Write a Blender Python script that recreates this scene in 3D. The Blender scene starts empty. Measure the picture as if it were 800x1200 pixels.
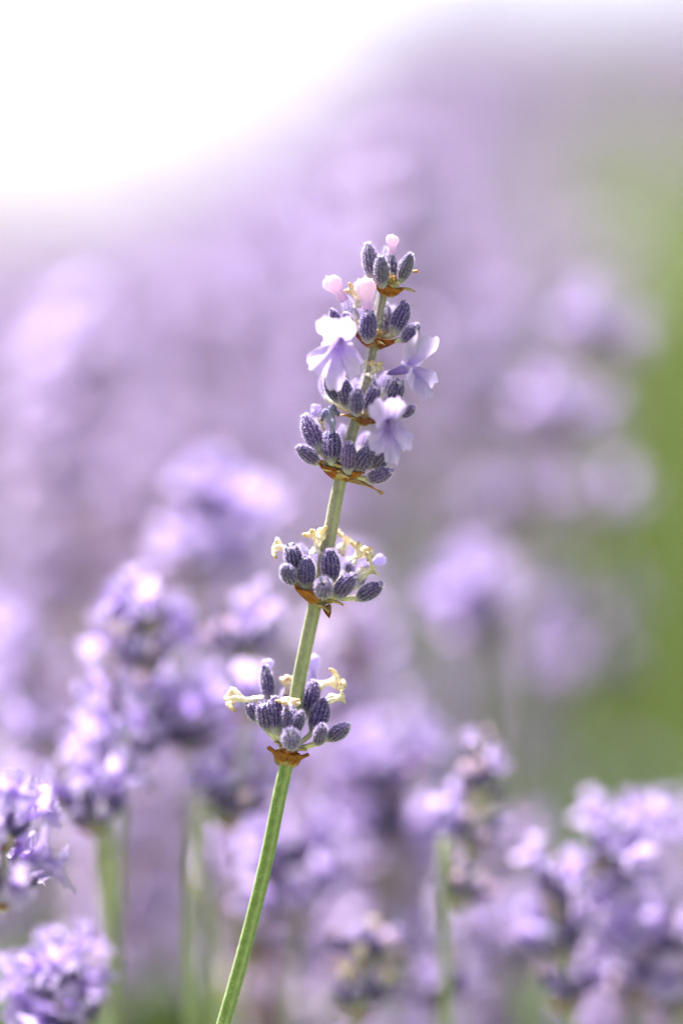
import bpy, math, random
import numpy as np
from mathutils import Matrix, Vector

sc = bpy.context.scene
col = sc.collection
R_ = math.radians

# ------------------------------------------------------------------ camera
PITCH = 6.3
D0 = 0.42                      # distance of the focused stem
AXZ = 0.56                     # height of the point the lens axis meets at D0
LENS, SENS = 100.0, 36.0
FWD = Vector((0, math.cos(R_(PITCH)), -math.sin(R_(PITCH))))
RGT = Vector((1, 0, 0))
UPV = RGT.cross(FWD)
CAM = Vector((0, 0, AXZ)) - FWD * D0
cam = bpy.data.cameras.new('camera')
cam.lens = LENS; cam.sensor_fit = 'VERTICAL'; cam.sensor_height = SENS; cam.sensor_width = 24
cam.clip_start = 0.01; cam.clip_end = 2000
cam.dof.use_dof = True; cam.dof.focus_distance = D0 - 0.0022; cam.dof.aperture_fstop = 2.8
cam.dof.aperture_blades = 0
co = bpy.data.objects.new('camera', cam); col.objects.link(co)
co.location = CAM; co.rotation_euler = (R_(90 - PITCH), 0, 0)
sc.camera = co

# ------------------------------------------------------------------ sky, sun, exposure
SUN_EL, SUN_AZ = 60, -42       # sun behind the flowers, to the left
w = bpy.data.worlds.new('World'); sc.world = w; w.use_nodes = True
nt = w.node_tree; bg = nt.nodes['Background']
sky = nt.nodes.new('ShaderNodeTexSky'); sky.sky_type = 'NISHITA'; sky.sun_disc = False
sky.sun_elevation = R_(SUN_EL); sky.sun_rotation = R_(SUN_AZ)
sky.air_density = 0.8; sky.dust_density = 1.5; sky.ozone_density = 0.6; sky.altitude = 50
hz = nt.nodes.new('ShaderNodeHueSaturation'); hz.inputs['Saturation'].default_value = 0.4      # thin white cloud over the whole sky
nt.links.new(sky.outputs[0], hz.inputs['Color']); nt.links.new(hz.outputs[0], bg.inputs[0]); bg.inputs[1].default_value = 0.072
sl = bpy.data.lights.new('sun', 'SUN'); sl.energy = 4.6; sl.angle = R_(9); sl.color = (1, 0.96, 0.9)
so = bpy.data.objects.new('sun', sl); col.objects.link(so)
sd = Vector((math.sin(R_(SUN_AZ)) * math.cos(R_(SUN_EL)), math.cos(R_(SUN_AZ)) * math.cos(R_(SUN_EL)), math.sin(R_(SUN_EL))))
so.rotation_euler = sd.to_track_quat('Z', 'Y').to_euler(); so.location = sd * 5
sc.view_settings.view_transform = 'Standard'; sc.view_settings.look = 'None'
sc.view_settings.gamma = 1; sc.view_settings.use_curve_mapping = False
sc.view_settings.exposure = 2.27
sc.render.engine = 'CYCLES'
sc.cycles.use_denoising = True
try: sc.cycles.denoiser = 'OPENIMAGEDENOISE'
except Exception: pass
sc.cycles.use_adaptive_sampling = False
sc.cycles.max_bounces = 7; sc.cycles.diffuse_bounces = 4; sc.cycles.transmission_bounces = 5
sc.cycles.caustics_reflective = False; sc.cycles.caustics_refractive = False
sc.cycles.sample_clamp_indirect = 6

# ------------------------------------------------------------------ helpers
def P(px, py, d=0.0):
    """photo pixel (800x1200) on the plane d metres behind the focused stem"""
    z = D0 + d; k = SENS / LENS / 1200 * z
    return CAM + FWD * z + RGT * ((px - 400) * k) + UPV * ((600 - py) * k)

def C(r, g, b):
    f = lambda v: v / 12.92 if v <= 0.04045 else ((v + 0.055) / 1.055) ** 2.4
    return (f(r / 255), f(g / 255), f(b / 255))

def mix(a, b, t):
    t = max(0.0, min(1.0, t))
    return tuple(a[i] + (b[i] - a[i]) * t for i in range(3))

def material(name, transl=0.0, rough=0.7, nscale=1500, namt=0.35, sheen=0.0, rand=0.0, spec=0.25, bump=0.0, vein=None):
    m = bpy.data.materials.new(name); m.use_nodes = True
    n, l = m.node_tree.nodes, m.node_tree.links
    bs = n['Principled BSDF']; out = n['Material Output']
    at = n.new('ShaderNodeAttribute'); at.attribute_name = 'tint'
    tc = n.new('ShaderNodeTexCoord'); no = n.new('ShaderNodeTexNoise')
    no.inputs['Scale'].default_value = nscale; no.inputs['Detail'].default_value = 4
    l.new(tc.outputs['Object'], no.inputs['Vector'])
    mr = n.new('ShaderNodeMapRange'); mr.inputs[1].default_value = 0.3; mr.inputs[2].default_value = 0.7
    mr.inputs[3].default_value = 1 - namt; mr.inputs[4].default_value = 1 + namt
    l.new(no.outputs[0], mr.inputs[0])
    mu = n.new('ShaderNodeMix'); mu.data_type = 'RGBA'; mu.blend_type = 'MULTIPLY'; mu.inputs[0].default_value = 1
    l.new(at.outputs['Color'], mu.inputs[6]); l.new(mr.outputs[0], mu.inputs[7])
    c = mu.outputs[2]
    if rand:
        oi = n.new('ShaderNodeObjectInfo'); hs = n.new('ShaderNodeHueSaturation')
        a = n.new('ShaderNodeMapRange'); a.inputs[3].default_value = 1 - rand; a.inputs[4].default_value = 1 + rand
        b = n.new('ShaderNodeMapRange'); b.inputs[3].default_value = 0.5 - rand * 0.05; b.inputs[4].default_value = 0.5 + rand * 0.05
        l.new(oi.outputs['Random'], a.inputs[0]); l.new(oi.outputs['Random'], b.inputs[0])
        l.new(a.outputs[0], hs.inputs['Value']); l.new(b.outputs[0], hs.inputs['Hue']); l.new(c, hs.inputs['Color'])
        c = hs.outputs[0]
    l.new(c, bs.inputs['Base Color'])
    bs.inputs['Roughness'].default_value = rough; bs.inputs['Specular IOR Level'].default_value = spec
    if sheen:
        bs.inputs['Sheen Weight'].default_value = sheen; bs.inputs['Sheen Roughness'].default_value = 0.45
    if bump:
        bp = n.new('ShaderNodeBump'); bp.inputs['Strength'].default_value = bump; bp.inputs['Distance'].default_value = 0.0002
        l.new(no.outputs[0], bp.inputs['Height']); l.new(bp.outputs[0], bs.inputs['Normal'])
    if transl:
        tr = n.new('ShaderNodeBsdfTranslucent'); ms = n.new('ShaderNodeMixShader'); ms.inputs[0].default_value = transl
        l.new(c, tr.inputs[0]); l.new(bs.outputs[0], ms.inputs[1]); l.new(tr.outputs[0], ms.inputs[2])
        l.new(ms.outputs[0], out.inputs[0])
    return m

M = dict(
    calyx=material('calyx_skin', 0.06, 0.75, 1800, 0.22, sheen=0.35, rand=0.16, bump=0.4),
    hair=material('plant_hair', 0.5, 0.6, 500, 0.05),
    petal=material('petal', 0.58, 0.6, 700, 0.07, sheen=0.1, rand=0.05, bump=0.15),
    dry=material('withered_petal', 0.3, 0.8, 1500, 0.22, rand=0.08, bump=0.8),
    bract=material('dry_bract', 0.3, 0.6, 900, 0.4, rand=0.12, bump=0.6),
    stem=material('stem_skin', 0.0, 0.65, 900, 0.2, sheen=0.25, bump=0.5),
    flora=material('distant_lavender', 0.3, 0.8, 300, 0.2, rand=0.12),
    leaf=material('leaf', 0.25, 0.7, 120, 0.25),
)

class MB:
    """collects geometry with a tint per vertex and a material per face"""
    def __init__(s): s.v = []; s.f = []; s.c = []; s.m = []; s.mats = []
    def mi(s, k):
        if k not in s.mats: s.mats.append(k)
        return s.mats.index(k)
    def vert(s, p, c): s.v.append(tuple(p)); s.c.append(c); return len(s.v) - 1
    def face(s, ix, k): s.f.append(tuple(ix)); s.m.append(s.mi(k))
    def grid(s, pts, cols, k, wrap=True):
        b = len(s.v); nr, nc = len(pts), len(pts[0])
        for i in range(nr):
            for j in range(nc): s.vert(pts[i][j], cols[i][j])
        for i in range(nr - 1):
            for j in range(nc if wrap else nc - 1):
                j2 = (j + 1) % nc
                s.face((b + i * nc + j, b + i * nc + j2, b + (i + 1) * nc + j2, b + (i + 1) * nc + j), k)
        return b
    def add(s, o, mat=None):
        b = len(s.v)
        for p, c in zip(o.v, o.c): s.vert(mat @ Vector(p) if mat else p, c)
        for f, k in zip(o.f, o.m): s.face([b + i for i in f], o.mats[k])
    def mesh(s, name, smooth=True):
        me = bpy.data.meshes.new(name); me.from_pydata(s.v, [], s.f)
        a = me.color_attributes.new('tint', 'FLOAT_COLOR', 'POINT')
        a.data.foreach_set('color', np.array([(*c, 1.0) for c in s.c], dtype=np.float32).ravel())
        for k in s.mats: me.materials.append(M[k])
        me.polygons.foreach_set('material_index', s.m)
        if smooth: me.polygons.foreach_set('use_smooth', [True] * len(s.f))
        me.update(); return me

def frame(z, hint=Vector((0, 0, 1))):
    z = Vector(z).normalized(); x = Vector(hint).cross(z)
    if x.length < 1e-4: x = Vector((1, 0, 0)).cross(z)
    x.normalize(); y = z.cross(x)
    return x, y, z

def xform(p, z, hint=Vector((0, 0, 1)), s=(1, 1, 1)):
    x, y, z = frame(z, hint)
    m = Matrix(((x.x, y.x, z.x, 0), (x.y, y.y, z.y, 0), (x.z, y.z, z.z, 0), (0, 0, 0, 1)))
    return Matrix.Translation(p) @ m @ Matrix.Diagonal((*s, 1))

def catmull(pts, n):
    pts = [Vector(p) for p in pts]; e = [2 * pts[0] - pts[1]] + pts + [2 * pts[-1] - pts[-2]]
    out = []
    for i in range(1, len(e) - 2):
        for k in range(n):
            t = k / n; a, b, c, d = e[i - 1:i + 3]
            out.append(0.5 * ((2 * b) + (c - a) * t + (2 * a - 5 * b + 4 * c - d) * t * t + (3 * b - a - 3 * c + d) * t ** 3))
    out.append(pts[-1]); return out

def tube(mb, path, rad, colf, k, segs=8, square=0.0, cap=True, wob=0.0, rng=random):
    n = len(path); x = None; pts = []; cols = []
    for i, p in enumerate(path):
        t = (path[min(i + 1, n - 1)] - path[max(i - 1, 0)]).normalized()
        if x is None: x = Vector((1, 0.3, 0)).cross(t).normalized()
        x = (x - t * x.dot(t)).normalized(); y = t.cross(x)
        f = i / (n - 1); r = rad(f); ring = []
        for j in range(segs):
            a = 2 * math.pi * j / segs
            q = r * (1 + square * math.cos(4 * a)) * (1 + wob * rng.uniform(-1, 1))
            ring.append(p + x * (q * math.cos(a)) + y * (q * math.sin(a)))
        pts.append(ring); cols.append([colf(f, j / segs) for j in range(segs)])
    b = mb.grid(pts, cols, k)
    if cap:
        e = b + (n - 1) * segs; mb.face([e + j for j in range(segs)], k); mb.face([b + j for j in reversed(range(segs))], k)

def hairs(mb, p, nrm, along, ln, wd, c, rng):
    d = (nrm + along * rng.uniform(-0.1, 0.9) + Vector((rng.uniform(-1, 1), rng.uniform(-1, 1), rng.uniform(-1, 1))) * 0.45).normalized()
    s = d.cross(Vector((rng.uniform(-1, 1), rng.uniform(-1, 1), rng.uniform(-1, 1)))).normalized() * wd
    a = mb.vert(p - s, c); b = mb.vert(p + s, c); e = mb.vert(p + d * ln, c)
    mb.face((a, b, e), 'hair')

MM = 0.001
# tissue colours (albedo)
DARK, VIO, RIB = C(34, 20, 62), C(70, 46, 116), C(124, 102, 162)
PALE, CREAM = C(176, 178, 140), C(232, 214, 168)
HAIR = C(232, 220, 244)

def calyx_mesh(seed, kind='closed', segs=52, rings=16, nh=1050, L=5.6, W=1.05, grey=0.0):
    """ribbed tubular calyx along +Z, base at the origin, millimetre sizes"""
    rng = random.Random(seed); mb = MB(); ribs = 13
    bend = rng.uniform(-0.25, 0.25)
    def prof(t):
        r = 0.36 + 0.64 * math.sin(min(1, t / 0.52) * math.pi / 2) ** 0.9
        if t > 0.6: r *= 1 - (0.34 if kind == 'open' else 0.5) * ((t - 0.6) / 0.4) ** 2
        return r * W
    ph = rng.uniform(0, 6)
    def surf(t, a, off=0):
        rb = 0.5 + 0.5 * math.cos(ribs * a + 0.6 * math.sin(3 * t + ph))
        r = prof(t) * (1 + 0.075 * (rb - 0.5) * 2 * min(1, t * 4)) + off
        return Vector((r * math.cos(a) * MM + bend * t * t * MM, r * math.sin(a) * MM, t * L * MM)), rb
    pts, cols = [], []
    for i in range(rings):
        t = i / (rings - 1); row, cr = [], []
        for j in range(segs):
            a = 2 * math.pi * j / segs; p, rb = surf(t, a)
            if kind == 'open' and i == rings - 1: p.z += (0.32 * MM) * math.cos(5 * a)
            c = mix(DARK, RIB, rb ** 1.5 * 0.75); c = mix(c, VIO, 0.25 + 0.45 * max(0, t - 0.55))
            c = mix(C(188, 180, 170), c, (t + 0.0) / 0.32)
            c = mix(c, C(98, 98, 92), grey * 0.55)
            row.append(p); cr.append(c)
        pts.append(row); cols.append(cr)
    if kind == 'open':                        # rim folds into a dark throat
        for q, (dz, s) in enumerate(((-0.05, 0.78), (-0.5, 0.66), (-1.2, 0.45), (-1.4, 0.05))):
            row, cr = [], []
            for j in range(segs):
                a = 2 * math.pi * j / segs; r = prof(1) * s
                row.append(Vector((r * math.cos(a) * MM + bend * MM, r * math.sin(a) * MM, (L + dz) * MM)))
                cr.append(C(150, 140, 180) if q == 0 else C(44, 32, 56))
            pts.append(row); cols.append(cr)
    else:                                     # domed tip with folded lobes
        for q in range(1, 5):
            row, cr = [], []
            for j in range(segs):
                a = 2 * math.pi * j / segs; s = math.cos(q / 4 * math.pi / 2)
                fold = 1 - 0.28 * math.sin(q / 4 * math.pi) * (0.5 + 0.5 * math.cos(5 * a + ph))
                r = prof(1) * max(s, 0.02) * fold
                row.append(Vector((r * math.cos(a) * MM + bend * MM, r * math.sin(a) * MM, (L + 0.55 * math.sin(q / 4 * math.pi / 2)) * MM)))
                cr.append(mix(VIO, C(172, 156, 210), (0.5 + 0.5 * math.sin(5 * a + ph)) * 0.8) if q < 3 else C(82, 62, 108))
            pts.append(row); cols.append(cr)
    b = mb.grid(pts, cols, 'calyx')
    mb.face([b + j for j in reversed(range(segs))], 'calyx')
    if kind == 'closed':                      # the lid lobe seen on the side of the tip
        a0 = rng.uniform(0, 6.28); lid = []
        for i in range(5):
            u = i / 4; lid.append(Vector((prof(1) * (1.0 - 0.55 * u) * math.cos(a0) * MM, prof(1) * (1.0 - 0.55 * u) * math.sin(a0) * MM, (L - 0.25 + 0.95 * u) * MM)))
        tube(mb, lid, lambda f: (0.34 * math.sin(math.pi * (0.2 + 0.75 * f)) + 0.03) * MM, lambda f, j: mix(VIO, RIB, f), 'calyx', 8)
    for h in range(nh):
        t = rng.uniform(0.02, 1); a = rng.uniform(0, 6.283); p, rb = surf(t, a)
        if rng.random() > 0.45 + rb: continue
        hairs(mb, p, Vector((math.cos(a), math.sin(a), 0)), Vector((0, 0, 1)), rng.uniform(0.2, 0.5) * MM, 0.024 * MM, mix(HAIR, C(168, 144, 216), rng.random() * 0.8), rng)
    for h in range(nh // 8):
        a = rng.uniform(0, 6.283); r = prof(1) * rng.random() * 0.95
        hairs(mb, Vector((r * math.cos(a) * MM + bend * MM, r * math.sin(a) * MM, (L + (0.3 if kind == 'closed' else -0.1)) * MM)), Vector((math.cos(a) * 0.5, math.sin(a) * 0.5, 0.8)), Vector((0, 0, 1)), rng.uniform(0.2, 0.5) * MM, 0.024 * MM, HAIR, rng)
    return mb

def flower_mesh(seed, up=4.4, low=4.2, tubeL=4.2, segs=60, rows=18, flare=1.35, hue=0.0, pale=0.0):
    """two-lipped corolla: axis +Z (mouth towards +Z, at the origin), upper lip towards +Y"""
    rng = random.Random(seed); mb = MB(); pts, cols = [], []
    lobes = [(R_(64), R_(34), up), (R_(117), R_(33), up * rng.uniform(0.93, 1.05)), (R_(214), R_(34), low * rng.uniform(0.84, 0.95)), (R_(268), R_(29), low), (R_(321), R_(34), low * rng.uniform(0.8, 0.92))]
    tones = [rng.uniform(-1, 1) for _ in range(5)]; ph = [rng.uniform(0, 6) for _ in range(6)]
    base, mid, thr = mix(C(188, 168, 220), C(200, 180, 220), pale), mix(C(170, 144, 212), C(188, 164, 214), pale), C(128, 96, 186)
    for i in range(rows):
        t = i / (rows - 1); row, cr = [], []
        for j in range(segs):
            a = 2 * math.pi * j / segs
            bl, bi, bd = 0, 0, 9
            for k, (ac, hw, ll) in enumerate(lobes):
                d = abs((a - ac + math.pi) % (2 * math.pi) - math.pi) / hw
                if d < bd: bd, bi, bl = d, k, ll
            lob = max(0.0, 1 - min(1, bd) ** 2.4) ** 0.62
            limb = bl * (0.40 + 0.60 * lob)
            if t < 0.45:                      # tube
                q = t / 0.45; r = 0.03 + 0.71 * q ** 0.55; z = -tubeL * (1 - q); zz = z; rr = r
            else:
                q = (t - 0.45) / 0.55; fl = flare * (0.86 if bi < 2 else 1.02) + 0.18 * tones[bi]
                s = limb * 1.25 * q; n = 10; rr, zz = 0.74, 0.0
                for e in range(n):            # limb bends outward along its length
                    u_ = (e + 0.5) / n * q; an = 0.40 + (fl - 0.40) * min(1, max(0, (u_ - 0.34) / 0.34)); rr += math.sin(an) * s / n; zz += math.cos(an) * s / n
                zz += q ** 2 * (0.6 * math.sin(a * 5 + ph[bi]) + 0.35 * math.sin(a * 11 + ph[5]) + 0.4 * tones[bi] * (1 - bd))
                aa = a + 0.05 * q * math.sin(a * 13 + ph[0]); rr *= 1 + 0.05 * q * math.sin(a * 17 + ph[1]) + 0.03 * q * math.sin(a * 29 + ph[2])
                zz += q * 0.35 * abs(math.sin(min(1, bd) * math.pi)) - 0.28 * q * (1 - min(1, bd)) ** 3
            row.append(Vector((rr * math.cos(a) * MM, rr * math.sin(a) * MM, zz * MM)))
            if t < 0.45: c = mix(C(150, 120, 190), C(170, 142, 212), t / 0.45)
            else:
                q = (t - 0.45) / 0.55; c = mix(mix(thr, mid, 0.35), mid, q * 3); c = mix(c, base, (q - 0.3) * 1.6)
                vn = (0.5 + 0.5 * math.cos(bd * 9)) ** 4 * (1 - q) * 0.45; c = mix(c, C(150, 118, 210), vn)
            cr.append(c)
        pts.append(row); cols.append(cr)
    b = mb.grid(pts, cols, 'petal')
    for h in range(260):
        i = rng.randrange(0, rows - 1); j = rng.randrange(segs); p = pts[i][j]
        a = 2 * math.pi * j / segs
        hairs(mb, p, Vector((math.cos(a), math.sin(a), -0.6)), Vector((0, 0, 0)), rng.uniform(0.12, 0.3) * MM, 0.016 * MM, C(236, 226, 246), rng)
    return mb

def bud_mesh(seed, L=3.0, r=1.0, c0=C(196, 166, 210), c1=C(232, 208, 226)):
    """unopened corolla: neck and round puckered head along +Z"""
    rng = random.Random(seed); mb = MB(); pts, cols = [], []; ph = rng.uniform(0, 6); n, sg = 14, 28
    bx = rng.uniform(-0.4, 0.4)
    for i in range(n):
        t = i / (n - 1); row, cr = [], []
        q = 0.52 + 0.1 * t if t < 0.42 else 0.56 + 0.44 * math.sin(min(1, (t - 0.42) / 0.3) * math.pi / 2)
        if t > 0.72: q *= math.sqrt(max(0.0, 1 - ((t - 0.72) / 0.28) ** 2)) + 0.01
        for j in range(sg):
            a = 2 * math.pi * j / sg; k = r * q * (1 + 0.13 * t * math.cos(4 * a + ph + 2 * t) + 0.07 * math.sin(7 * a + 6 * t) + rng.uniform(-0.04, 0.04))
            row.append(Vector((k * math.cos(a) * MM + bx * t * t * MM, k * math.sin(a) * MM, t * L * MM)))
            cr.append(mix(c0, c1, t * 1.1 + 0.15 * math.cos(4 * a + ph)))
        pts.append(row); cols.append(cr)
    mb.grid(pts, cols, 'petal')
    for h in range(200):
        i = rng.randrange(2, n); j = rng.randrange(sg); a = 2 * math.pi * j / sg
        hairs(mb, pts[i][j], Vector((math.cos(a), math.sin(a), 0.8 * i / n)), Vector((0, 0, 0.4)), rng.uniform(0.12, 0.3) * MM, 0.016 * MM, C(248, 236, 246), rng)
    return mb

def withered_mesh(seed, L=5.0, r=0.75, head=1.5, blue=False, bend=0.5):
    """shrivelled corolla: crumpled tube with a curled torn mouth, along +Z"""
    rng = random.Random(seed); mb = MB(); ph = [rng.uniform(0, 6) for _ in range(6)]
    c0, c1, c2 = (C(206, 196, 200), C(232, 220, 202), C(200, 160, 108)) if not blue else (C(160, 152, 190), C(150, 144, 190), C(70, 64, 112))
    pts, cols = [], []; n, sg = 22, 30
    for i in range(n):
        t = i / (n - 1); row, cr = [], []
        q = r * (0.75 + 0.25 * math.sin(9 * t + ph[0])) + (head - r) * max(0, (t - 0.5) / 0.5) ** 1.3
        if t > 0.86: q *= 1 - 0.72 * ((t - 0.86) / 0.14)
        cx = bend * L * 0.45 * t * t + 0.22 * math.sin(7 * t + ph[1]); cy = 0.2 * math.sin(8 * t + ph[2])
        z = L * (t - 0.28 * max(0, t - 0.7) / 0.3 * abs(bend) - (0.12 * ((t - 0.86) / 0.14) if t > 0.86 else 0))
        for j in range(sg):
            a = 2 * math.pi * j / sg
            k = q * (1 + (0.16 + 0.16 * t) * math.sin(3 * a + ph[3] + 4 * t) + 0.13 * math.sin(7 * a + ph[4] - 7 * t) + rng.uniform(-0.11, 0.11))
            row.append(Vector(((cx + k * math.cos(a)) * MM, (cy + k * math.sin(a)) * MM, (z + 0.3 * t * math.sin(5 * a + ph[5])) * MM)))
            c = mix(c0, c1, t * 2.2); c = mix(c, c2, max(0, t - 0.72) * 2.2 * (0.5 + 0.5 * math.sin(3 * a + ph[0])) + (0.55 if rng.random() < 0.06 else 0))
            cr.append(c)
        pts.append(row); cols.append(cr)
    mb.grid(pts, cols, 'dry')
    for k in range(3):                        # torn curled lobes of the mouth
        a = ph[k]; o = pts[int(n * 0.82)][int(sg * (a / 6.3)) % sg]; d = Vector((math.cos(a), math.sin(a), rng.uniform(-0.2, 0.8)))
        pa = [o + d * (u * 1.3 * MM) + Vector((0, 0, -u * u * rng.uniform(0.2, 1.0) * MM)) for u in (0, 0.3, 0.6, 1)]
        tube(mb, pa, lambda f: (0.55 - 0.3 * f) * MM, lambda f, j: mix(c1, c2, f * 0.8), 'dry', 10, wob=0.2, rng=rng)
    for h in range(220):
        i = rng.randrange(2, n); j = rng.randrange(sg); a = 2 * math.pi * j / sg
        hairs(mb, pts[i][j], Vector((math.cos(a), math.sin(a), 0.4)), Vector((0, 0, 0.2)), rng.uniform(0.12, 0.3) * MM, 0.016 * MM, C(250, 240, 220), rng)
    return mb

def bract_mesh(seed, L=4.6, W=3.4, curl=1.0, wrap=1.6, tail=0.5, tone=0.0):
    """papery ovate bract, base at origin, growing along +Z and bending towards +X"""
    rng = random.Random(seed); mb = MB(); ph = rng.uniform(0, 6)
    nu, nv = 15, 12; b0, b1, edge = mix(C(120, 66, 26), C(190, 160, 116), tone), mix(C(166, 98, 44), C(214, 188, 146), tone), C(92, 46, 20)
    def pt(u, v, off):
        wd = W * 0.5 * (math.sin(math.pi * min(1, 0.16 + v * 0.84) ** 0.72) ** 0.85 + 0.05) * (1 - 0.12 * v)
        if v > 0.8: wd *= 1 - tail * (v - 0.8) / 0.2
        an = curl * v * v; x = L * v * math.sin(an * 0.6) ; z = L * v * math.cos(an * 0.6)
        s = u * wd; x2 = x - wrap * (1 - math.cos(s / wrap)) + 0.14 * math.sin(7 * u + ph) * v + 0.07 * math.sin(19 * u + 3 * v) + 0.16 * math.sin(6 * v + ph) * u
        return Vector(((x2 + off) * MM, wrap * math.sin(s / wrap) * MM, (z + 0.1 * math.sin(11 * u + ph) * v) * MM))
    for off, fl in ((0.0, 1), (-0.09, -1)):
        pts = [[pt(-1 + 2 * i / (nu - 1), j / (nv - 1), off) for i in range(nu)] for j in range(nv)]
        cols = [[mix(mix(b0, b1, 0.5 + 0.5 * math.sin(i * 2.2 + ph) + 0.2 * rng.uniform(-1, 1)), edge if abs(i - nu // 2) > 5 and rng.random() < 0.5 else b1, 0.35 + 0.4 * (j / nv) ** 3) for i in range(nu)] for j in range(nv)]
        for row in cols[:2]:
            for i in range(nu): row[i] = mix(row[i], PALE, 0.5)
        mb.grid(pts if fl > 0 else [r[::-1] for r in pts], cols, 'bract', wrap=False)
    return mb

# ------------------------------------------------------------------ shared organ meshes
CAL = {}
for i in range(5): CAL['closed', i] = calyx_mesh(10 + i, 'closed')
for i in range(3): CAL['open', i] = calyx_mesh(30 + i, 'open')
for i in range(2): CAL['grey', i] = calyx_mesh(40 + i, 'closed', grey=0.55)
CALM = {k: v.mesh('calyx') for k, v in CAL.items()}
FLO = [flower_mesh(s, up=u, low=l, pale=p).mesh('flower') for s, u, l, p in ((1, 5.4, 5.4, 0.55), (2, 4.6, 4.6, 0.4), (3, 5.0, 4.6, 0.25), (4, 4.2, 4.0, 0.8), (5, 4.4, 4.3, 0.5))]
BUD = [bud_mesh(s).mesh('flower_bud') for s in (1, 2, 3)]
PBUD = bud_mesh(7, c0=C(176, 158, 214), c1=C(206, 192, 236)).mesh('flower_bud')
WIT = [withered_mesh(s, L=l, r=r, head=h, bend=b).mesh('withered_flower') for s, l, r, h, b in ((1, 5.2, 0.7, 1.25, 0.25), (2, 4.6, 0.8, 1.7, 0.6), (3, 4.2, 0.7, 1.5, -0.5), (4, 3.4, 0.9, 1.75, 0.1))]
WITB = withered_mesh(9, L=3.6, r=0.75, head=1.35, blue=True, bend=0.1).mesh('withered_flower')
BRA = [bract_mesh(s, L=l, W=w_, curl=c, wrap=wr, tail=ta, tone=to).mesh('bract') for s, l, w_, c, wr, ta, to in
       ((1, 3.9, 3.6, 0.25, 1.7, 0.35, 0.0), (2, 3.4, 4.2, 0.1, 1.8, 0.3, 0.05), (3, 4.2, 2.8, 0.5, 1.4, 0.8, 0.5), (4, 3.7, 5.6, -0.35, 2.3, 0.7, 0.0), (5, 3.6, 2.8, 0.35, 1.5, 0.6, 0.85))]


def link(name, data, parent=None, mw=None, pw=None):
    o = bpy.data.objects.new(name, data); col.objects.link(o)
    if parent is not None:
        o.parent = parent; o.matrix_basis = pw.inverted() @ mw
    elif mw is not None: o.matrix_basis = mw
    return o

def thing(name, loc, label, cat, group=None):
    o = bpy.data.objects.new(name, None); col.objects.link(o); o.location = loc; o.empty_display_size = 0.01
    o['label'] = label; o['category'] = cat
    if group: o['group'] = group
    return o, Matrix.Translation(loc)

# ------------------------------------------------------------------ ground and grass path
rng = random.Random(4); nprng = np.random.default_rng(4)
def rise(x, y):                               # the field slopes up gently behind, except on the left
    s_ = np.clip((x + 0.078 * (y + 0.4)) / (0.115 * (y + 0.4) + 1e-6), 0, 1); s_ = s_ * s_ * (3 - 2 * s_)
    return s_ * 0.085 * np.clip(y - 1.3, 0, 11)
u = np.linspace(-1, 1, 161); gx = 400 * np.sign(u) * np.abs(u) ** 4; gy = gx
GX, GY_ = np.meshgrid(gx, gy); gv = np.stack([GX, GY_, np.where(GY_ > 0, rise(GX, np.maximum(GY_, 0.01)), 0)], -1).reshape(-1, 3)
i = (np.arange(160)[:, None] * 161 + np.arange(160)[None]).ravel(); gf = np.stack([i, i + 1, i + 162, i + 161], 1)
g = bpy.data.meshes.new('ground'); g.from_pydata(gv.tolist(), [], gf.tolist())
gm = bpy.data.materials.new('grassy_soil'); gm.use_nodes = True
n, l = gm.node_tree.nodes, gm.node_tree.links
tc = n.new('ShaderNodeTexCoord'); n1 = n.new('ShaderNodeTexNoise'); n1.inputs['Scale'].default_value = 3; n1.inputs['Detail'].default_value = 8
cr = n.new('ShaderNodeValToRGB'); cr.color_ramp.elements[0].position = 0.35; cr.color_ramp.elements[1].position = 0.65
cr.color_ramp.elements[0].color = (*C(98, 114, 72), 1); cr.color_ramp.elements[1].color = (*C(128, 138, 84), 1)
l.new(tc.outputs['Object'], n1.inputs['Vector']); l.new(n1.outputs[0], cr.inputs[0]); l.new(cr.outputs[0], n['Principled BSDF'].inputs['Base Color'])
n['Principled BSDF'].inputs['Roughness'].default_value = 0.9
g.materials.append(gm)
go = link('ground', g); go['kind'] = 'structure'

def np_mesh(name, V, F, Cc, mat):
    me = bpy.data.meshes.new(name); nv, nf = len(V), len(F); k = F.shape[1]
    me.vertices.add(nv); me.vertices.foreach_set('co', V.astype(np.float32).ravel())
    me.loops.add(nf * k); me.loops.foreach_set('vertex_index', F.astype(np.int32).ravel())
    me.polygons.add(nf); me.polygons.foreach_set('loop_start', np.arange(0, nf * k, k, dtype=np.int32))
    me.update(calc_edges=True)
    a = me.color_attributes.new('tint', 'FLOAT_COLOR', 'POINT')
    a.data.foreach_set('color', np.concatenate([Cc, np.ones((nv, 1))], 1).astype(np.float32).ravel())
    me.materials.append(M[mat]); return me

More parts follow.
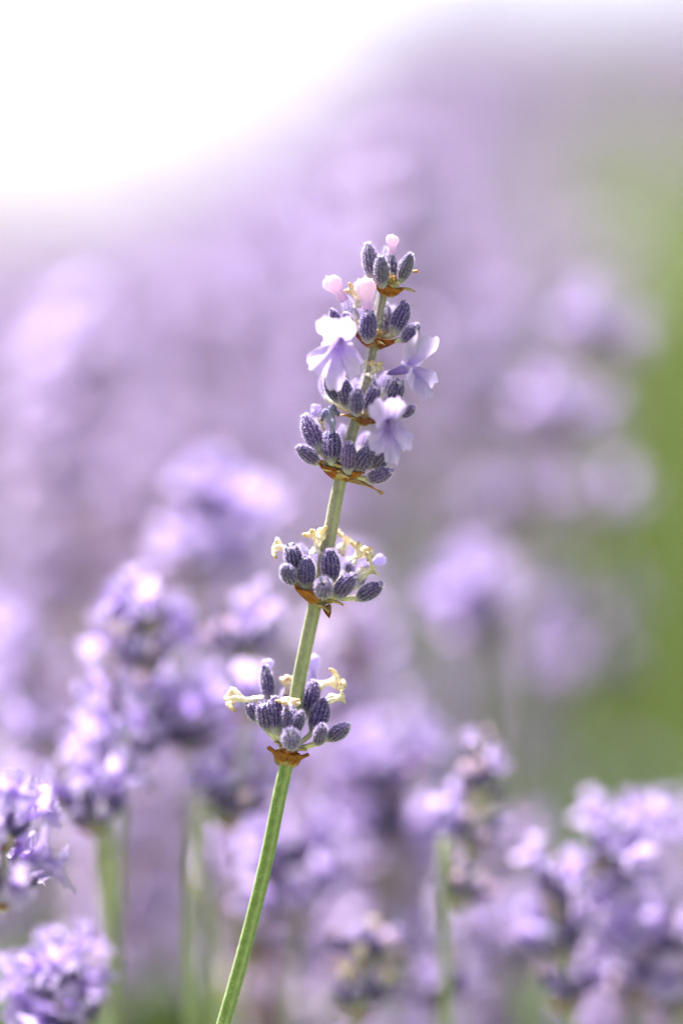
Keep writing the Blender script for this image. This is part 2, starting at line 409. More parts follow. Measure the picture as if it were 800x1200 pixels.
def blades(name, label, cat, pos, h, wd, cols, lean=0.35, mat='leaf'):
    """many narrow leaves: one bent two-segment blade per position"""
    N = len(pos); az = nprng.uniform(0, 6.283, N); dx = np.stack([np.cos(az), np.sin(az), np.zeros(N)], 1)
    sd_ = np.stack([-np.sin(az), np.cos(az), np.zeros(N)], 1) * wd[:, None]
    ln = nprng.uniform(0.1, lean * 2, N)[:, None]; hh = h[:, None]; up = np.array([0, 0, 1.0])
    p1 = pos + up * hh * 0.55 + dx * hh * ln * 0.3; p2 = pos + up * hh * (1 - 0.2 * ln) + dx * hh * ln
    V = np.stack([pos - sd_ * 0.6, pos + sd_ * 0.6, p1 + sd_, p1 - sd_, p2], 1).reshape(-1, 3)
    b = np.arange(N)[:, None] * 5
    F = np.concatenate([b + np.array([0, 1, 2]), b + np.array([0, 2, 3]), b + np.array([3, 2, 4])], 0)
    Cc = np.repeat(cols, 5, 0)
    o = link(name, np_mesh(name, V, F, Cc, mat)); o['kind'] = 'stuff'; o['label'] = label; o['category'] = cat
    return o

def path_x(y): return 0.06 + 0.112 * y          # middle of the grass path that runs between the rows
N = 26000
y = nprng.uniform(0.8, 6, N); x = path_x(y) + nprng.normal(0, 0.16, N) * (0.7 + 0.1 * y)
cb = np.array(C(90, 112, 58)) * nprng.uniform(0.6, 1.35, (N, 1)) * np.array([1, 1, 1.0]) + np.array([0.05, 0.03, 0]) * nprng.uniform(0, 1, (N, 1))
blades('grass', 'green grass growing on the path between the lavender rows', 'grass', np.stack([x, y, rise(x, y) - 0.004], 1), nprng.uniform(0.05, 0.16, N), nprng.uniform(0.0015, 0.003, N), cb, 0.5)

# grey-green leaf mounds of the lavender bushes
def mound(x0, x1, y0, y1, top, N):
    x = nprng.uniform(x0, x1, N); y = nprng.uniform(y0, y1, N)
    u = (x - x0) / (x1 - x0) * 2 - 1
    z = top * np.sqrt(np.clip(1 - (u * 0.92) ** 4, 0.02, 1)) * nprng.uniform(0.35, 1, N) ** 0.6 * (0.88 + 0.12 * np.sin(x * 9) * np.cos(y * 7))
    return np.stack([x, y, z + rise(x, y)], 1)
pos = np.concatenate([mound(-0.8, 0.55, -0.12, 1.25, 0.33, 26000), mound(-2.4, 0.0, 1.25, 9, 0.30, 14000), mound(0.4, 2.4, 2.0, 9, 0.30, 9000)])
ok = ~((pos[:, 1] > 0.95) & (np.abs(pos[:, 0] - path_x(pos[:, 1])) < 0.10 + 0.02 * pos[:, 1]))
pos = pos[ok]; N = len(pos)
cb = np.array(C(104, 128, 74)) * nprng.uniform(0.55, 1.3, (N, 1)) + np.array([0.02, 0.02, 0.04]) * nprng.uniform(0, 1, (N, 1))
blades('lavender_leaves', 'narrow grey-green lavender leaves massed low under the flower stems', 'leaves', pos - np.array([0, 0, 0.03]), nprng.uniform(0.03, 0.06, N), nprng.uniform(0.0012, 0.0024, N), cb, 0.9)

sh = []
for cx, cy, sx, k, d0, d1 in ((15, 1085, 50, 900, 0.08, 0.35), (205, 1090, 45, 900, 0.1, 0.4), (605, 1085, 32, 1300, 0.14, 0.45), (775, 900, 40, 2600, 0.3, 0.8), (470, 1190, 80, 200, 0.1, 0.4)):
    for q in range(k):
        p = P(cx + rng.gauss(0, sx), cy + abs(rng.gauss(0, 60)), rng.uniform(d0, d1))
        if p.z > 0.12: sh.append((p.x, p.y, p.z - rng.uniform(0.0, 0.03)))
        if q % 4 == 0 and p.z > 0.12: sh.extend((p.x + rng.gauss(0, 0.006), p.y + rng.gauss(0, 0.01), p.z - 0.03 - 0.02 * u) for u in range(4))
sh = np.array(sh); N = len(sh)
cb = np.array(C(92, 118, 54)) * nprng.uniform(0.55, 1.35, (N, 1)) + np.array([0.03, 0.02, 0.02]) * nprng.uniform(0, 1, (N, 1))
blades('young_shoots', 'fresh green lavender shoots and leaves rising between the flower stalks', 'shoots', sh - np.array([0, 0, 0.04]), nprng.uniform(0.03, 0.055, N), nprng.uniform(0.0013, 0.0026, N), cb, 0.5)

# ------------------------------------------------------------------ the focused stem
HERO_PX = [(262, 1200), (279, 1140), (298, 1068), (314, 1000), (328, 930), (337, 888), (350, 800), (366, 722), (382, 650), (395, 580), (409, 520), (424, 468), (434, 425), (441, 388), (448, 350), (455, 318)]
hp = [P(x, y, 0) for x, y in HERO_PX]
td = (hp[0] - hp[1]); lows = [hp[0] + td.normalized() * (0.012 * k) + Vector((0.0009 * k * k * 0.12, 0.0002 * k * k, 0)) for k in (1, 2.2, 4, 6.5, 10, 15)]
lq = lows[-1]; base = Vector((lq.x - 0.004, lq.y + 0.02, 0)); lows = [base, base.lerp(lq, 0.33) + Vector((-0.003, 0, 0)), base.lerp(lq, 0.68) + Vector((-0.004, 0, 0))] + lows[::-1]
hero, HW = thing('lavender_stem', base, 'tall sharp lavender stem with three open pale lilac flowers and two dried whorls below', 'lavender')
mb = MB(); path = catmull(lows + hp, 10); lp = len(path)
cum = [0.0]
for a, b in zip(path, path[1:]): cum.append(cum[-1] + (b - a).length)
zt = path[-1].z
def stem_col(f, j):
    p = path[min(lp - 1, int(f * (lp - 1) + 0.5))]; t = (p.z - P(336, 890).z) / (zt - P(336, 890).z)
    c = mix(C(92, 114, 48), C(118, 115, 94), 0.15 + t * 3.2) if t < 0.25 else mix(C(118, 115, 94), C(120, 110, 108), (t - 0.25) * 1.8)
    return mix(c, C(170, 172, 140), 0.4 * max(0, math.cos(8 * math.pi * j)) )
tube(mb, [p - base for p in path], lambda f: (1.0 - 0.42 * min(1, max(0, f - 0.73) / 0.13)) * MM, stem_col, 'stem', 24, 0.09)
r2 = random.Random(8)
for h in range(11000):
    i = r2.randrange(70, lp - 1); p = path[i].lerp(path[i + 1], r2.random()); t = (path[i + 1] - path[i]).normalized()
    x, y, z = frame(t, Vector((0, 1, 0))); a = r2.uniform(0, 6.283); nn = x * math.cos(a) + y * math.sin(a)
    hairs(mb, p - base + nn * 0.93 * MM, nn, t * 0.2, r2.uniform(0.12, 0.32) * MM, 0.02 * MM, C(214, 218, 196), r2)
link('stem', mb.mesh('stem'), hero, HW, HW)

KPX = SENS / LENS / 1200 * D0   # metres per photo pixel on the focused plane
def z1(x, y): return (330 + x / 4, 260 + y / 4)
def z2(x, y): return (330 + x / 4, 410 + y / 4)
def z3(x, y): return (300 + x / 4.444, 590 + y / 4.444)
def z4(x, y): return (240 + x / 4.21, 750 + y / 4.21)
ZS = {1: 4, 2: 4, 3: 4.444, 4: 4.21}

def add_whorl(parent, pw, hub_px, hub_r, zf, zs, cal, bracts, others, seed, tint=0):
    """one ring of flowers of the focused stem, calyces given by base and tip as seen"""
    r = random.Random(seed); hub = P(*hub_px)
    axis = (P(hub_px[0] + 4, hub_px[1] - 22) - hub).normalized()
    mbh = MB(); segs = 16                     # receptacle: a knobbly swelling with a short stalk to each calyx
    pts = []; cols = []
    for i in range(7):
        t = i / 6; rr = hub_r * (0.55 + 0.5 * math.sin(t * math.pi)) * MM; x, y, z = frame(axis, Vector((0, 1, 0)))
        pts.append([axis * ((t - 0.25) * 2.6 * MM) + (x * math.cos(a * 2 * math.pi / segs) + y * math.sin(a * 2 * math.pi / segs)) * rr * (1 + r.uniform(-0.1, 0.1)) for a in range(segs)])
        cols.append([mix(C(188, 178, 140), C(150, 128, 84), r.random()) for a in range(segs)])
    mbh.grid(pts, cols, 'stem')
    places = []
    for ci, (bx, by, tx, ty, wd, front, kind) in enumerate(cal):
        bp, tp = zf(bx, by), zf(tx, ty); lpx = math.hypot(tp[0] - bp[0], tp[1] - bp[1]) * KPX
        full = max(lpx, 5.3 * MM); dz = math.sqrt(max(0, full * full - lpx * lpx)); dz = min(dz, 4.6 * MM)
        bd = -front * 2.0 * MM; td = bd - (1 if front >= 0 else -1) * dz * (0.9 if front else 0.3)
        b, t = P(*bp, bd), P(*tp, td); L = (t - b).length
        k = (kind, r.randrange({'closed': 5, 'open': 3, 'grey': 2}[kind])); rad = wd / zs * KPX / 2
        places.append((b, t, L, k, rad))
        h0 = axis * (0.6 * MM) + (b - hub).normalized() * (hub_r * 0.5 * MM); e = (b - hub) + (t - b).normalized() * 0.5 * MM
        m_ = (h0 + e) * 0.5 - axis * 0.25 * MM
        tube(mbh, [h0, m_, e], lambda f: (0.26 + 0.2 * f) * MM, lambda f, j: mix(C(160, 152, 116), C(190, 180, 162), f), 'stem', 10)
    for h in range(500):
        p = pts[r.randrange(7)][r.randrange(segs)]; hairs(mbh, p, p.normalized(), axis * 0.3, r.uniform(0.2, 0.6) * MM, 0.02 * MM, C(238, 228, 206), r)
    wm = Matrix.Translation(hub); wo = link('flower_whorl', mbh.mesh('flower_whorl'), parent, wm, pw)
    for b, t, L, k, rad in places:
        s = rad / (1.06 * MM)
        mt = xform(b, t - b, Vector((r.uniform(-1, 1), r.uniform(-1, 1), r.uniform(-1, 1))), (s, s, L / (6.0 * MM)))
        link('calyx', CALM[k], wo, mt, wm)
    for az, out, i, s, dz in bracts:          # az 90 faces the lens, out = degrees away from the stem
        rr = Vector((1, 0, 0)); ff = -FWD; rr = (rr - axis * rr.dot(axis)).normalized(); ff = (ff - axis * ff.dot(axis)).normalized()
        o = rr * math.cos(R_(az)) + ff * math.sin(R_(az)); zdir = (axis * math.cos(R_(out)) + o * math.sin(R_(out))).normalized()
        ydir = axis.cross(o).normalized(); xdir = ydir.cross(zdir)
        mt = Matrix(((xdir.x, ydir.x, zdir.x, 0), (xdir.y, ydir.y, zdir.y, 0), (xdir.z, ydir.z, zdir.z, 0), (0, 0, 0, 1)))
        ss = s if isinstance(s, tuple) else (s, s, s)
        link('bract', BRA[i], wo, Matrix.Translation(hub + o * 0.75 * MM + axis * dz * MM) @ mt @ Matrix.Diagonal((*ss, 1)), wm)
    for k in range(9):                        # small pale bracteoles between the calyces
        az = r.uniform(0, 180) if k < 5 else r.uniform(180, 360); out = r.uniform(25, 65)
        rr = Vector((1, 0, 0)); ff = -FWD; rr = (rr - axis * rr.dot(axis)).normalized(); ff = (ff - axis * ff.dot(axis)).normalized()
        o = rr * math.cos(R_(az)) + ff * math.sin(R_(az)); zdir = (axis * math.cos(R_(out)) + o * math.sin(R_(out))).normalized()
        ydir = axis.cross(o).normalized(); xdir = ydir.cross(zdir); q = r.uniform(0.55, 0.95)
        mt = Matrix(((xdir.x, ydir.x, zdir.x, 0), (xdir.y, ydir.y, zdir.y, 0), (xdir.z, ydir.z, zdir.z, 0), (0, 0, 0, 1)))
        link('bract', BRA[r.choice((4, 4, 2))], wo, Matrix.Translation(hub + o * 0.8 * MM + axis * r.uniform(-0.5, 1.2) * MM) @ mt @ Matrix.Diagonal((q, q, q, 1)), wm)
    for it in others:
        nm, me, p, d, hint, s = it
        ss = s if isinstance(s, tuple) else (s, s, s)
        link(nm, me, wo, xform(p, d, hint, ss), wm)
    return wo

def span(me_len, zf, x0, y0, x1, y1, d0, d1, fat=1.0):
    a, b = P(*zf(x0, y0), d0 * MM), P(*zf(x1, y1), d1 * MM); L = (b - a).length / (me_len * MM)
    return a, b - a, (fat, fat, L)
def oth(nm, me, ml, zf, q, d0=0, d1=0, fat=1.0, hint=Vector((0, -1, 0.2))):
    a, d, s = span(ml, zf, *q, d0, d1, fat); return (nm, me, a, d, hint, s)
def face(px, py, d, right, up, toward):       # direction in lens axes
    return P(px, py, d * MM), RGT * right + UPV * up - FWD * toward
FB, WF, FL = 'flower_bud', 'withered_flower', 'flower'
CL, OP, GY = 'closed', 'open', 'grey'

def fl(i, px, py, d, dirn, hint, s):
    p, z = face(px, py, d, *dirn); return (FL, FLO[i], p, z, RGT * hint[0] + UPV * hint[1] - FWD * hint[2], s)
def flower_x(i, px, py, d, dirn, hint, s):
    """flower whose upper lip points along hint: hint becomes +Y"""
    p, z = face(px, py, d, *dirn); z = z.normalized(); h = RGT * hint[0] + UPV * hint[1] - FWD * hint[2]
    h = (h - z * h.dot(z)).normalized()
    return (FL, FLO[i], p, z, h, s)   # frame(): y = z x (h x z) = h

# top whorl
add_whorl(hero, HW, (455, 340), 1.15, z1, 4, [
    (432, 280, 404, 100, 74, 0.3, GY), (472, 310, 465, 158, 66, 1, GY), (515, 300, 512, 135, 56, -0.2, GY), (556, 285, 602, 150, 62, 0.4, GY),
    (490, 260, 489, 122, 44, -1, GY), (540, 290, 562, 190, 46, -1, GY)],
    [(90, 58, 3, (0.7, 0.7, 0.62), -1.1), (30, 60, 3, (0.7, 0.6, 0.62), -1.0), (150, 60, 3, (0.7, 0.6, 0.62), -1.0), (5, 76, 4, (0.6, 0.5, 0.9), 0.1), (-90, 60, 3, 0.6, -1.0)],
    [oth(FB, BUD[0], 3.0, z1, (514, 150, 527, 60), -0.2, -0.4, 0.92)], 1)
# second whorl
add_whorl(hero, HW, (438, 402), 1.2, z1, 4, [
    (405, 565, 404, 425, 78, 1, OP), (478, 540, 492, 380, 64, -0.4, CL), (520, 535, 585, 378, 78, 0.4, CL), (565, 560, 636, 482, 60, 0.8, CL),
    (352, 465, 290, 362, 58, -0.2, OP), (268, 492, 234, 412, 44, 0.2, CL), (318, 478, 298, 432, 46, 0.6, CL), (380, 540, 366, 400, 60, -0.6, CL), (540, 500, 520, 400, 60, -1, CL), (430, 560, 445, 430, 50, -0.8, CL)],
    [(150, 66, 3, (0.8, 0.7, 0.85), -0.9), (28, 66, 3, (0.8, 0.8, 1.0), -0.9), (60, 75, 4, 0.7, -0.3), (-60, 75, 1, 0.9, 0), (-130, 75, 1, 0.9, 0)],
    [oth(FB, BUD[1], 3.0, z1, (296, 372, 222, 250), -0.5, -1.0, (1.25)), oth(FB, BUD[2], 3.0, z1, (405, 440, 392, 258), -2.6, -3.2, 1.5),
     oth(WF, WIT[3], 3.4, z1, (366, 400, 340, 300), 0.5, 1.0, 0.75),
     flower_x(0, 397, 402, -4.2, (-0.12, -0.30, 0.9), (0.05, 1, 0.2), (0.9, 1.1, 1.0)),
     flower_x(1, 477, 432, -2.2, (0.72, 0.16, 0.6), (0.1, 1, 0), (1.0, 1.1, 0.95))], 2)
# third whorl
add_whorl(hero, HW, (424, 494), 1.35, z2, 4, [
    (262, 245, 210, 122, 62, 0.5, CL), (312, 275, 290, 140, 72, 0.8, CL), (350, 305, 350, 190, 70, 1.2, CL), (392, 295, 446, 172, 64, 0.8, OP),
    (212, 235, 186, 130, 42, -0.4, CL), (388, 220, 418, 112, 74, -0.3, CL), (462, 220, 492, 110, 56, -0.8, CL), (520, 240, 548, 150, 74, 0.4, OP), (560, 310, 622, 268, 48, 0.6, CL),
    (470, 300, 560, 220, 56, 0, CL), (340, 230, 345, 140, 50, -0.8, CL)],
    [(80, 70, 1, 0.85, -0.6), (170, 66, 2, 0.75, -0.2), (15, 66, 0, 0.8, -0.4), (-90, 60, 0, 0.8, -0.4), (130, 70, 4, 0.7, -0.2)],
    [oth(WF, WIT[3], 3.4, z2, (418, 130, 448, 60), -0.6, -0.8, 0.72),
     flower_x(2, 456, 498, -4.4, (0.0, -0.25, 0.95), (-0.12, 1, 0.1), (0.88, 1.08, 1.0))], 3)
# fourth whorl
add_whorl(hero, HW, (398, 556), 1.5, z2, 4, [
    (180, 485, 108, 305, 82, 0.3, CL), (238, 545, 236, 375, 88, 0.8, OP), (308, 585, 318, 432, 72, 1.1, CL), (345, 565, 425, 462, 84, 0.7, CL), (435, 545, 502, 468, 74, 0.3, CL),
    (395, 612, 516, 568, 66, 0.6, CL), (172, 532, 82, 455, 66, 0.5, CL), (285, 470, 285, 355, 46, -0.5, CL), (365, 490, 402, 395, 66, -0.6, CL), (200, 480, 160, 330, 60, -0.8, CL), (440, 520, 470, 420, 60, -0.9, CL)],
    [(150, 64, 3, (0.8, 0.7, 1.0), -1.0), (140, 62, 4, 0.75, -0.5), (35, 66, 3, (0.9, 0.8, 1.15), -1.1), (10, 88, 2, (0.8, 0.8, 1.5), -0.9), (70, 70, 4, 0.9, -0.8), (-80, 70, 0, 0.9, -0.4), (90, 55, 4, 0.7, -0.6), (175, 78, 4, (0.6, 0.5, 1.2), 0.6)],
    [oth(WF, WITB, 3.6, z2, (236, 395, 225, 268), -1.8, -2.0, 0.86), oth(FB, PBUD, 3.0, z2, (150, 300, 160, 262), 1, 2, 0.8), oth(WF, WIT[2], 4.2, z2, (190, 380, 178, 315), 1, 1.4, 0.6)], 4)
# fifth whorl, dried
add_whorl(hero, HW, (374, 704), 1.6, z3, 4.444, [
    (208, 350, 186, 212, 88, 0.2, OP), (195, 415, 145, 328, 78, 0.8, CL), (262, 448, 260, 282, 88, 0.9, CL), (325, 400, 324, 248, 64, -0.1, OP), (392, 415, 384, 238, 96, 0.5, CL),
    (352, 480, 352, 405, 88, 1.6, OP), (408, 492, 508, 372, 88, 0.9, CL), (522, 498, 648, 420, 82, 0.7, CL), (452, 390, 490, 300, 70, -0.6, CL), (250, 330, 232, 218, 64, -0.6, CL),
    (510, 440, 560, 360, 66, -0.2, OP), (520, 380, 600, 300, 56, -1, OP), (300, 420, 295, 330, 50, -0.6, CL)],
    [(145, 66, 3, (1.0, 0.9, 1.3), -0.9), (65, 84, 4, (0.9, 0.9, 0.95), -1.0), (25, 70, 4, 0.9, -0.4), (-90, 70, 0, 1.0, -0.4), (100, 50, 2, 0.7, -0.6), (45, 116, 0, (0.6, 0.6, 0.62), -0.8)],
    [oth(WF, WIT[0], 5.2, z3, (195, 232, 80, 208), -0.4, -0.4, 0.92), oth(WF, WIT[3], 3.4, z3, (322, 262, 322, 138), -0.2, -0.3, 1.0), oth(WF, WIT[1], 4.6, z3, (440, 270, 505, 168), 2.4, 3.0, 0.9),
     oth(WF, WIT[3], 3.4, z3, (500, 310, 560, 225), 0.4, 0.4, 0.9), oth(WF, WIT[1], 4.6, z3, (530, 390, 650, 335), -1.2, -1.6, 1.0), oth(FB, PBUD, 3.0, z3, (590, 320, 668, 275), 1.5, 2, 0.9)], 5)
# lowest whorl, dried, with a brown bract cup
add_whorl(hero, HW, (337, 884), 1.35, z4, 4.21, [
    (262, 402, 218, 308, 62, 0, OP), (318, 452, 280, 305, 84, 0.4, OP), (350, 470, 350, 280, 80, 0.9, CL), (408, 440, 420, 335, 72, 0.4, OP), (432, 460, 476, 352, 68, 0.9, CL),
    (430, 520, 424, 470, 88, 1.6, OP), (535, 465, 592, 292, 92, 0.5, CL), (556, 515, 582, 422, 66, 0.9, CL), (605, 490, 712, 422, 72, 0.6, CL),
    (318, 310, 302, 125, 66, -0.8, CL), (498, 380, 540, 200, 86, -0.7, CL), (400, 360, 398, 240, 56, -1.2, OP), (470, 420, 490, 300, 60, -1.2, CL)],
    [(90, 38, 3, (1.0, 0.95, 1.0), -1.9), (15, 42, 1, (1, 1.0, 1.0), -1.8), (165, 42, 1, (1, 1.0, 1.0), -1.8), (55, 40, 1, (1, 0.9, 0.95), -1.85), (125, 40, 1, (1, 0.9, 0.95), -1.85), (-90, 46, 3, (1, 0.9, 0.9), -2.1), (140, 50, 4, 0.7, 0.4), (35, 56, 4, 0.75, 0.2)],
    [oth(WF, WIT[0], 5.2, z4, (288, 302, 92, 262), -0.3, -0.6, 0.98), oth(WF, WIT[3], 3.4, z4, (412, 365, 425, 285), -1.2, -1.8, 1.0), oth(WF, WIT[2], 4.2, z4, (398, 270, 394, 168), 3.4, 4.0, 1.0),
     oth(WF, WIT[0], 5.2, z4, (545, 235, 680, 205), 2.0, 2.0, 0.95), oth(WF, WIT[1], 4.6, z4, (592, 305, 715, 285), -0.5, -0.5, 0.85),
     oth(FB, PBUD, 3.0, z4, (303, 170, 306, 92), 3.5, 3.8, 1.0), oth(FB, PBUD, 3.0, z4, (532, 205, 530, 68), 4, 4.4, 1.0)], 6)

# ------------------------------------------------------------------ other stems: whorls built from the same organs
def whorl_plan(r, size, bloom, n=None):
    """calyx and flower placements round a hub, local frame with +Z along the stem"""
    plan = []; n = n or r.randint(10, 14); ph = r.uniform(0, 6.28)
    for i in range(n):
        az = ph + i * 2.399 + r.uniform(-0.25, 0.25); out = r.uniform(0.35, 1.15); q = r.uniform(0.9, 1.15) * size
        o = Vector((math.cos(az), math.sin(az), 0)); d = (o * math.sin(out) + Vector((0, 0, math.cos(out)))).normalized()
        b = o * (1.3 * MM * size) + Vector((0, 0, r.uniform(-0.8, 1.2) * MM))
        plan.append(('c', b, d, q, r.random()))
        if r.random() < bloom:
            tip = b + d * 6.0 * MM * q
            plan.append(('f', tip + d * 1.8 * MM, (d + o * 0.5 + Vector((0, 0, -0.15))).normalized(), r.uniform(0.8, 1.05) * size, r.random()))
        elif r.random() < 0.32: plan.append(('b', b + d * 5.2 * MM * q, d, r.uniform(0.8, 1.1) * size, r.random()))
        elif r.random() < 0.10: plan.append(('w', b + d * 5.2 * MM * q, d, 0.7 * size, r.random()))
    for i in range(3): plan.append(('r', ph + i * 2.1, None, size * r.uniform(0.8, 1.0), r.random()))
    return plan

def hub_mesh(seed):
    r = random.Random(seed); m = MB(); sg = 12
    pts = [[Vector((math.cos(a / sg * 6.283), math.sin(a / sg * 6.283), 0)) * ((0.9 + 1.0 * math.sin(t * math.pi)) * MM * r.uniform(0.9, 1.1)) + Vector((0, 0, (t - 0.45) * 4.5 * MM)) for a in range(sg)] for t in (0, 0.2, 0.4, 0.6, 0.8, 1)]
    m.grid(pts, [[mix(C(160, 150, 110), C(150, 140, 160), r.random()) for _ in range(sg)] for _ in pts], 'stem'); return m.mesh('flower_whorl')
HUB = hub_mesh(3)
LOWSTEM = {}
def stem_mesh(path, base, r0=0.72, segs=8, green=1.0):
    m = MB(); n = len(path); zt = path[-1].z
    def cf(f, j):
        t = max(0, 1 - (zt - path[min(n - 1, int(f * (n - 1) + 0.5))].z) / 0.09)
        return mix(C(108, 132, 58), C(140, 142, 112), t)
    tube(m, [p - base for p in path], lambda f: (r0 * (1.1 - 0.35 * f)) * MM, cf, 'stem', segs, 0.08); return m.mesh('stem')

def detailed_stem(pxs, d, label, seed, bloom=0.35, rootpx=None, lean=0.0, tipd=0.0, group=None):
    """a blurred but individual stem: pxs = [(x, y, size), ...] whorls from top to bottom, d = metres behind the focused stem"""
    r = random.Random(seed); ctr = [P(x, y, d + tipd * (1 - i / max(1, len(pxs) - 1))) for i, (x, y, s) in enumerate(pxs)]
    if len(ctr) == 1: ctr.append(ctr[0] + Vector((r.uniform(-1, 1) * 0.002, 0.001, -0.02)))
    bot = ctr[-1]
    lo = P(*rootpx, d) if rootpx else bot + Vector((lean * 0.04 + r.uniform(-0.004, 0.004), 0.004, -0.06))
    bs = Vector((lo.x + (lo.x - bot.x) * 0.8 + r.uniform(-0.02, 0.02), lo.y + r.uniform(0.0, 0.05), 0))
    path = catmull([bs, Vector(((lo.x + bs.x) / 2 + r.uniform(-0.006, 0.006), (lo.y + bs.y) / 2, lo.z * 0.5)), lo] + ctr[::-1] , 6)
    root, rw = thing('lavender_stem', bs, label, 'lavender', group)
    link('stem', stem_mesh(path, bs), root, rw, rw)
    for i, (x, y, s) in enumerate(pxs):
        up = (ctr[max(0, i - 1)] - ctr[min(len(ctr) - 1, i + 1)]).normalized()
        wm = xform(ctr[i], up, Vector((0, 1, 0))); wo = link('flower_whorl', HUB, root, wm, rw)
        for kind, p, dd, q, u in whorl_plan(r, s, bloom):
            if kind == 'r':
                mt = wm @ Matrix.Rotation(p, 4, 'Z') @ Matrix.Translation((0.7 * MM, 0, -2.6 * MM * q)) @ Matrix.Rotation(R_(52), 4, 'Y') @ Matrix.Diagonal((q, q, q, 1))
                link('bract', BRA[int(u * 2.99)], wo, mt, wm); continue
            hint = Vector((0, 0, 1)) if kind == 'f' else Vector((r.uniform(-1, 1), r.uniform(-1, 1), r.uniform(-1, 1)))
            mt = wm @ xform(p, dd, hint, (q, q, q))
            if kind == 'c': link('calyx', CALM[('closed', int(u * 4.99)) if u < 0.75 else ('open', int(u * 2.99))], wo, mt, wm)
            elif kind == 'f': link('flower', FLO[int(u * 4.99)], wo, mt, wm)
            elif kind == 'b': link('flower_bud', BUD[int(u * 2.99)] if u < 0.6 else PBUD, wo, mt, wm)
            else: link('withered_flower', WIT[int(u * 3.99)], wo, mt, wm)

NEAR = [
    ([(4, 985, 0.85), (2, 1052, 0.95)], -0.012, 'crisp lavender stem with white-lilac open petals, cut by the left edge', 1.1, (-30, 1200)),
    ([(74, 1170, 1.0), (92, 1208, 1.0)], 0.022, 'short lavender stem with a bright bushy lilac head low in the green grass', 1.1, None),
    ([(170, 735, 0.85), (172, 782, 1.0), (160, 838, 1.05), (150, 900, 1.1)], 0.034, 'lavender stem of four mauve whorls with brown bracts under the lowest', 0.35, (140, 1010)),
    ([(285, 768, 1.05), (292, 832, 1.1), (268, 958, 1.15)], 0.036, 'lavender stem with mauve whorls and a yellow-green stalk just behind the lowest dried whorl', 0.3, (222, 1130)),
    ([(228, 872, 1.2)], 0.042, 'lavender stem topped by one bright pale lilac flower head between two mauve whorled stems', 0.8, None),
    ([(112, 962, 1.1)], 0.026, 'lavender stem ending in one leaning lilac bloom over yellowish bracts', 0.55, (128, 1050)),
    ([(244, 618, 1.15), (222, 672, 1.1)], 0.066, 'blurred lavender stem with a glowing white-lilac top left of the upper dried whorl', 0.8, None),
    ([(18, 775, 1.1), (26, 832, 1.3)], 0.085, 'blurred mauve lavender stem above the crisp one at the left edge', 0.3, None),
    ([(345, 1020, 1.15), (350, 1070, 1.15)], 0.05, 'blurred bright lilac lavender stem beside the green stalk of the tall stem', 0.6, None),
    ([(455, 930, 1.25), (462, 985, 1.2)], 0.062, 'blurred lavender stem with a broad pale lilac head right of the lowest dried whorl', 0.7, None),
    ([(564, 888, 0.6), (560, 930, 0.82), (552, 990, 0.85), (538, 1052, 0.9)], 0.034, 'slender lavender stem with small mauve top whorl and three spaced whorls, mostly buds', 0.12, (522, 1130)),
    ([(702, 1010, 0.95), (650, 1060, 1.05), (658, 1115, 1.05), (668, 1172, 1.05)], 0.036, 'leaning lavender stem with four budded whorls and one orange bract beside the bushy stem', 0.3, None),
    ([(735, 1000, 1.05), (722, 1048, 1.1), (735, 1110, 1.2), (745, 1165, 1.2)], 0.046, 'bushy lavender stem with pale lilac whorls crowded together in front of green grass', 0.55, None),
    ([(792, 1120, 1.0), (796, 1180, 1.0)], 0.04, 'lavender stem with bluish whorls half out of view beside the bushy stem', 0.5, None),
    ([(706, 412, 1.15), (655, 508, 1.25)], 0.11, 'much blurred lavender stem with two round bright lilac whorls, standing alone', 0.7, (690, 700)),
    ([(700, 610, 1.1), (690, 740, 1.3), (680, 800, 1.2)], 0.14, 'much blurred violet lavender stem below the two round lilac whorls', 0.3, None),
    ([(556, 712, 1.25), (575, 750, 1.1)], 0.10, 'much blurred pinkish lilac lavender stem right of the two dried whorls', 0.6, None),
    ([(425, 1125, 1.0), (420, 1180, 1.1)], 0.034, 'low lavender stem of brownish mauve buds between the green stalk and the slender stem', 0.05, None),
    ([(505, 1120, 0.95), (515, 1175, 1.0)], 0.05, 'low lavender stem of lilac buds under the slender stem', 0.2, None),
    ([(590, 1010, 1.25), (600, 1130, 1.1)], 0.075, 'blurred lavender stem with a soft lilac head just behind the slender stem', 0.4, None),
    ([(425, 795, 1.1), (430, 850, 1.1)], 0.10, 'blurred mauve lavender stem directly right of the lowest dried whorl', 0.15, None),
    ([(610, 605, 1.0)], 0.13, 'much blurred faded beige lavender stem between the tall stem and the round lilac whorls', 0.0, None),
    ([(55, 880, 1.1), (62, 940, 1.1)], 0.06, 'blurred dusky mauve lavender stem behind the leaning lilac bloom', 0.1, None),
    ([(300, 905, 1.0)], 0.06, 'blurred small mauve lavender head behind the brown bract cup', 0.2, None),
]
for i, (pxs, d, lab, bl, rp) in enumerate(NEAR): detailed_stem([(x, y, q * 0.84) for x, y, q in pxs], d * (1.25 if d > 0.05 else 1.1), lab, 100 + i, bl * 0.8, rp)

